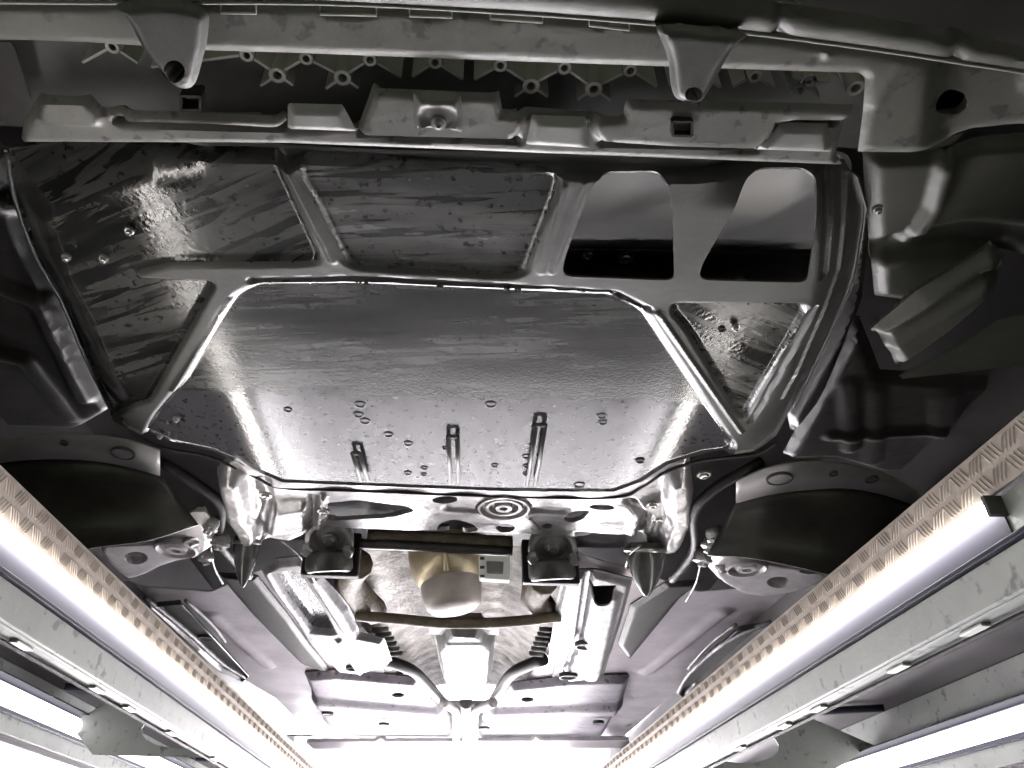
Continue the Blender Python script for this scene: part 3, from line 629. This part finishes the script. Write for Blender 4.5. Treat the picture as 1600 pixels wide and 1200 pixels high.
plate('rear_valance', [(440, 1150), (1010, 1152), (990, 1172), (460, 1172)], .80, .01, 'floorpan', car, 0)

# ------------------------------------------------------------------ the lift
Z = CAM.z
def runway(sx, xi, label, xo, y0, y1, tube0, lamp_label, lamp2_label, h2):
    """sx = -1 left, +1 right; xi = inner face, xo = outer beam, heights above the camera as seen."""
    rw = thing('lift_runway', (sx*(xi+.28), 3.2, Z+.27), label, 'lift runway', 'runways of the lift')
    X = lambda a: sx*a
    def bx(name, a0, a1, b0, b1, h0, h1, mt_, par=rw, bev=.0015):
        bm = bmesh.new(); box_bm(bm, min(X(a0), X(a1)), max(X(a0), X(a1)), b0, b1, Z+h0, Z+h1); return bm_obj(name, bm, mt_, par, bevel=bev)
    tp = bx('tread_plate', xi, xi+.006, y0, y1, .420, .480, 'tread')
    bx('deck', xi+.0065, xo+.10, y0, y1, .470, .4795, 'deck')
    # raised bars of the tread pattern, five to a group, leaning alternately
    bm = bmesh.new(); pitch = .034; k = 0; y_ = y0+.02
    while y_ < y1-.02:
        up_ = k % 2
        for lane in (0, 1):
            zc = .436+.028*lane; lean = 1 if (k+lane) % 2 else -1
            for j in range(4):
                yy = y_+j*.0075
                a = Vector((X(xi-.0002), yy-lean*.006, Z+zc-.011)); b = Vector((X(xi-.0002), yy+lean*.006, Z+zc+.011))
                t_ = (b-a).normalized(); n_ = Vector((-sx, 0, 0)); s_ = t_.cross(n_)*.0014
                vs = [bm.verts.new(q_) for q_ in (a-s_, a+s_, b+s_, b-s_)]; ms = [bm.verts.new(a.lerp(b, .2)+n_*.0011), bm.verts.new(a.lerp(b, .8)+n_*.0011)]
                bm.faces.new((vs[0], vs[1], ms[0])); bm.faces.new((vs[1], vs[2], ms[1], ms[0])); bm.faces.new((vs[2], vs[3], ms[1])); bm.faces.new((vs[3], vs[0], ms[0], ms[1]))
        y_ += pitch; k += 1
    o = bm_obj('tread_pattern', bm, 'tread', tp); o['kind'] = 'stuff'
    bx('beam_web', xi+.012, xi+.020, y0, y1, .306, .4195, 'beam')
    bx('beam_ridge', xi-.004, xi+.0115, y0, y1, .358, .366, 'housing', bev=.002)
    bx('beam_face', xi+.004, xi+.0117, y0, y1, .308, .3575, 'beam')
    bx('beam_lip', xi+.0202, xi+.055, y0, y1, .306, .312, 'beam')
    bx('outer_beam', xo, xo+.012, y0, y1, h2-.075, .469, 'beam')
    bx('outer_skirt', xo+.0125, xo+.02, y0, y1, h2-.09, .469, 'deck')
    bx('added_light_shield', xo-.05, xo-.0002, y0, y1, h2+.031, h2+.035, 'housing')  # shelf added to keep the outer lamp's light off the deck
    # cross gussets with an oval hole
    for gy in (2.4, 3.7, 5.0):
        bm = bmesh.new(); n = 20; w0, w1 = xi+.0205, xo-.0005; cxx = w0+(w1-w0)*.30
        ring = [(cxx+.12*math.cos(2*math.pi*i/n), .388+.05*math.sin(2*math.pi*i/n)) for i in range(n)]
        def ob(i):
            c, s = math.cos(2*math.pi*i/n), math.sin(2*math.pi*i/n); t = 1e9
            if c > 1e-6: t = min(t, (w1-cxx)/c)
            if c < -1e-6: t = min(t, (w0-cxx)/c)
            if s > 1e-6: t = min(t, (.469-.395)/s)
            if s < -1e-6: t = min(t, (.395-.316)/-s)
            return cxx+c*t, .395+s*t
        out = [ob(i) for i in range(n)]
        for dy in (0, .006):
            A = [bm.verts.new((X(a), gy+dy, Z+b)) for a, b in ring]; B = [bm.verts.new((X(a), gy+dy, Z+b)) for a, b in out]
            for i in range(n): bm.faces.new((A[i], A[(i+1) % n], B[(i+1) % n], B[i]))
            if dy == 0: A0 = A
            else:
                for i in range(n): bm.faces.new((A0[i], A0[(i+1) % n], A[(i+1) % n], A[i]))
        bm_obj('gusset', bm, 'beam', rw)
        bm = bmesh.new(); tube_bm(bm, [(X(xo-.06), gy-.22, Z+.455), (X(xi+.09), gy-.01, Z+.455)], .010, 8); bm_obj('tie_rod', bm, 'housing', rw, True)
    for cy in (.95, 1.15, 1.45, 1.62, 1.9, 2.3, 2.8, 3.3):
        bx('cable_clip', xi+.022, xi+.036, cy, cy+.05, .3005, .3058, 'bolt')
    tube('cable', [(X(xi+.045), y0, Z+.300)]+[(X(xi+.045), q_, Z+.302) for q_ in (1.5, 2.2, 3.2)]+[(X(xi+.045), y1, Z+.302)], .004, 'dark', rw, 6)
    # the lamps
    def lamp(xa, ha, ya, yb, lab, s, inward, mt_='tube', dz=.010):
        lt = thing('strip_light', (X(xa), (ya+yb)/2, Z+ha), lab, 'strip light', 'strip lights under the runways')
        bm = bmesh.new(); tube_bm(bm, [(X(xa-inward*.014), ya+.012, Z+ha+dz), (X(xa-inward*.014), yb-.012, Z+ha+dz)], s, 14)
        bm_obj('lamp_tube', bm, mt_, lt, True)
        # trough behind the tube
        bm = bmesh.new(); prof = [(0, .022), (.008, .0215), (.008, .0195), (.003, .019), (.003, -.002), (.0025, -.026), (.007, -.031), (.004, -.0345), (-.0, -.0345)]
        rows = [[bm.verts.new((X(xa-inward*a), yy, Z+ha+b)) for a, b in prof] for yy in (ya, yb)]
        for i in range(len(prof)-1): bm.faces.new((rows[0][i], rows[0][i+1], rows[1][i+1], rows[1][i]))
        bm.faces.new(rows[0]); bm.faces.new(rows[1][::-1]); bm.faces.new((rows[0][-1], rows[0][0], rows[1][0], rows[1][-1]))
        bm_obj('lamp_housing', bm, 'housing', lt)
        for yy in (ya-.005, yb-.001):
            bm = bmesh.new(); box_bm(bm, min(X(xa-.0), X(xa-inward*.022)), max(X(xa-.0), X(xa-inward*.022)), yy, yy+.006, Z+ha-.004, Z+ha+.022); bm_obj('end_cap', bm, 'bracket', lt)
    lamp(xi+.0115, .3975, tube0, y1-.1, lamp_label, .0068, 1)
    lamp(xo-.001, h2, y0+.3, y1-.1, lamp2_label, .024, 1, 'tube_wide', 0)
iL = -P(0, 725, .48).x; iR = P(1600, 640, .48).x
runway(-1, iL, 'left lift runway of tan chequered steel and pale grey beams under the car', iL+.50, .35, 6.0, .45,
       'bright strip light along the inner side of the left tan runway', 'white strip light on the outer beam of the left runway', .39)
runway(1, iR, 'right lift runway of tan chequered steel with the dark lamp end in view', iR+.60, .35, 6.0, P(1572, 800, .40).y,
       'bright strip light along the inner side of the right runway, its end cap in view', 'white strip light on the outer beam of the right runway', .345)
print('inner faces', iL, iR, 'lamp start', P(1572, 800, .40).y)
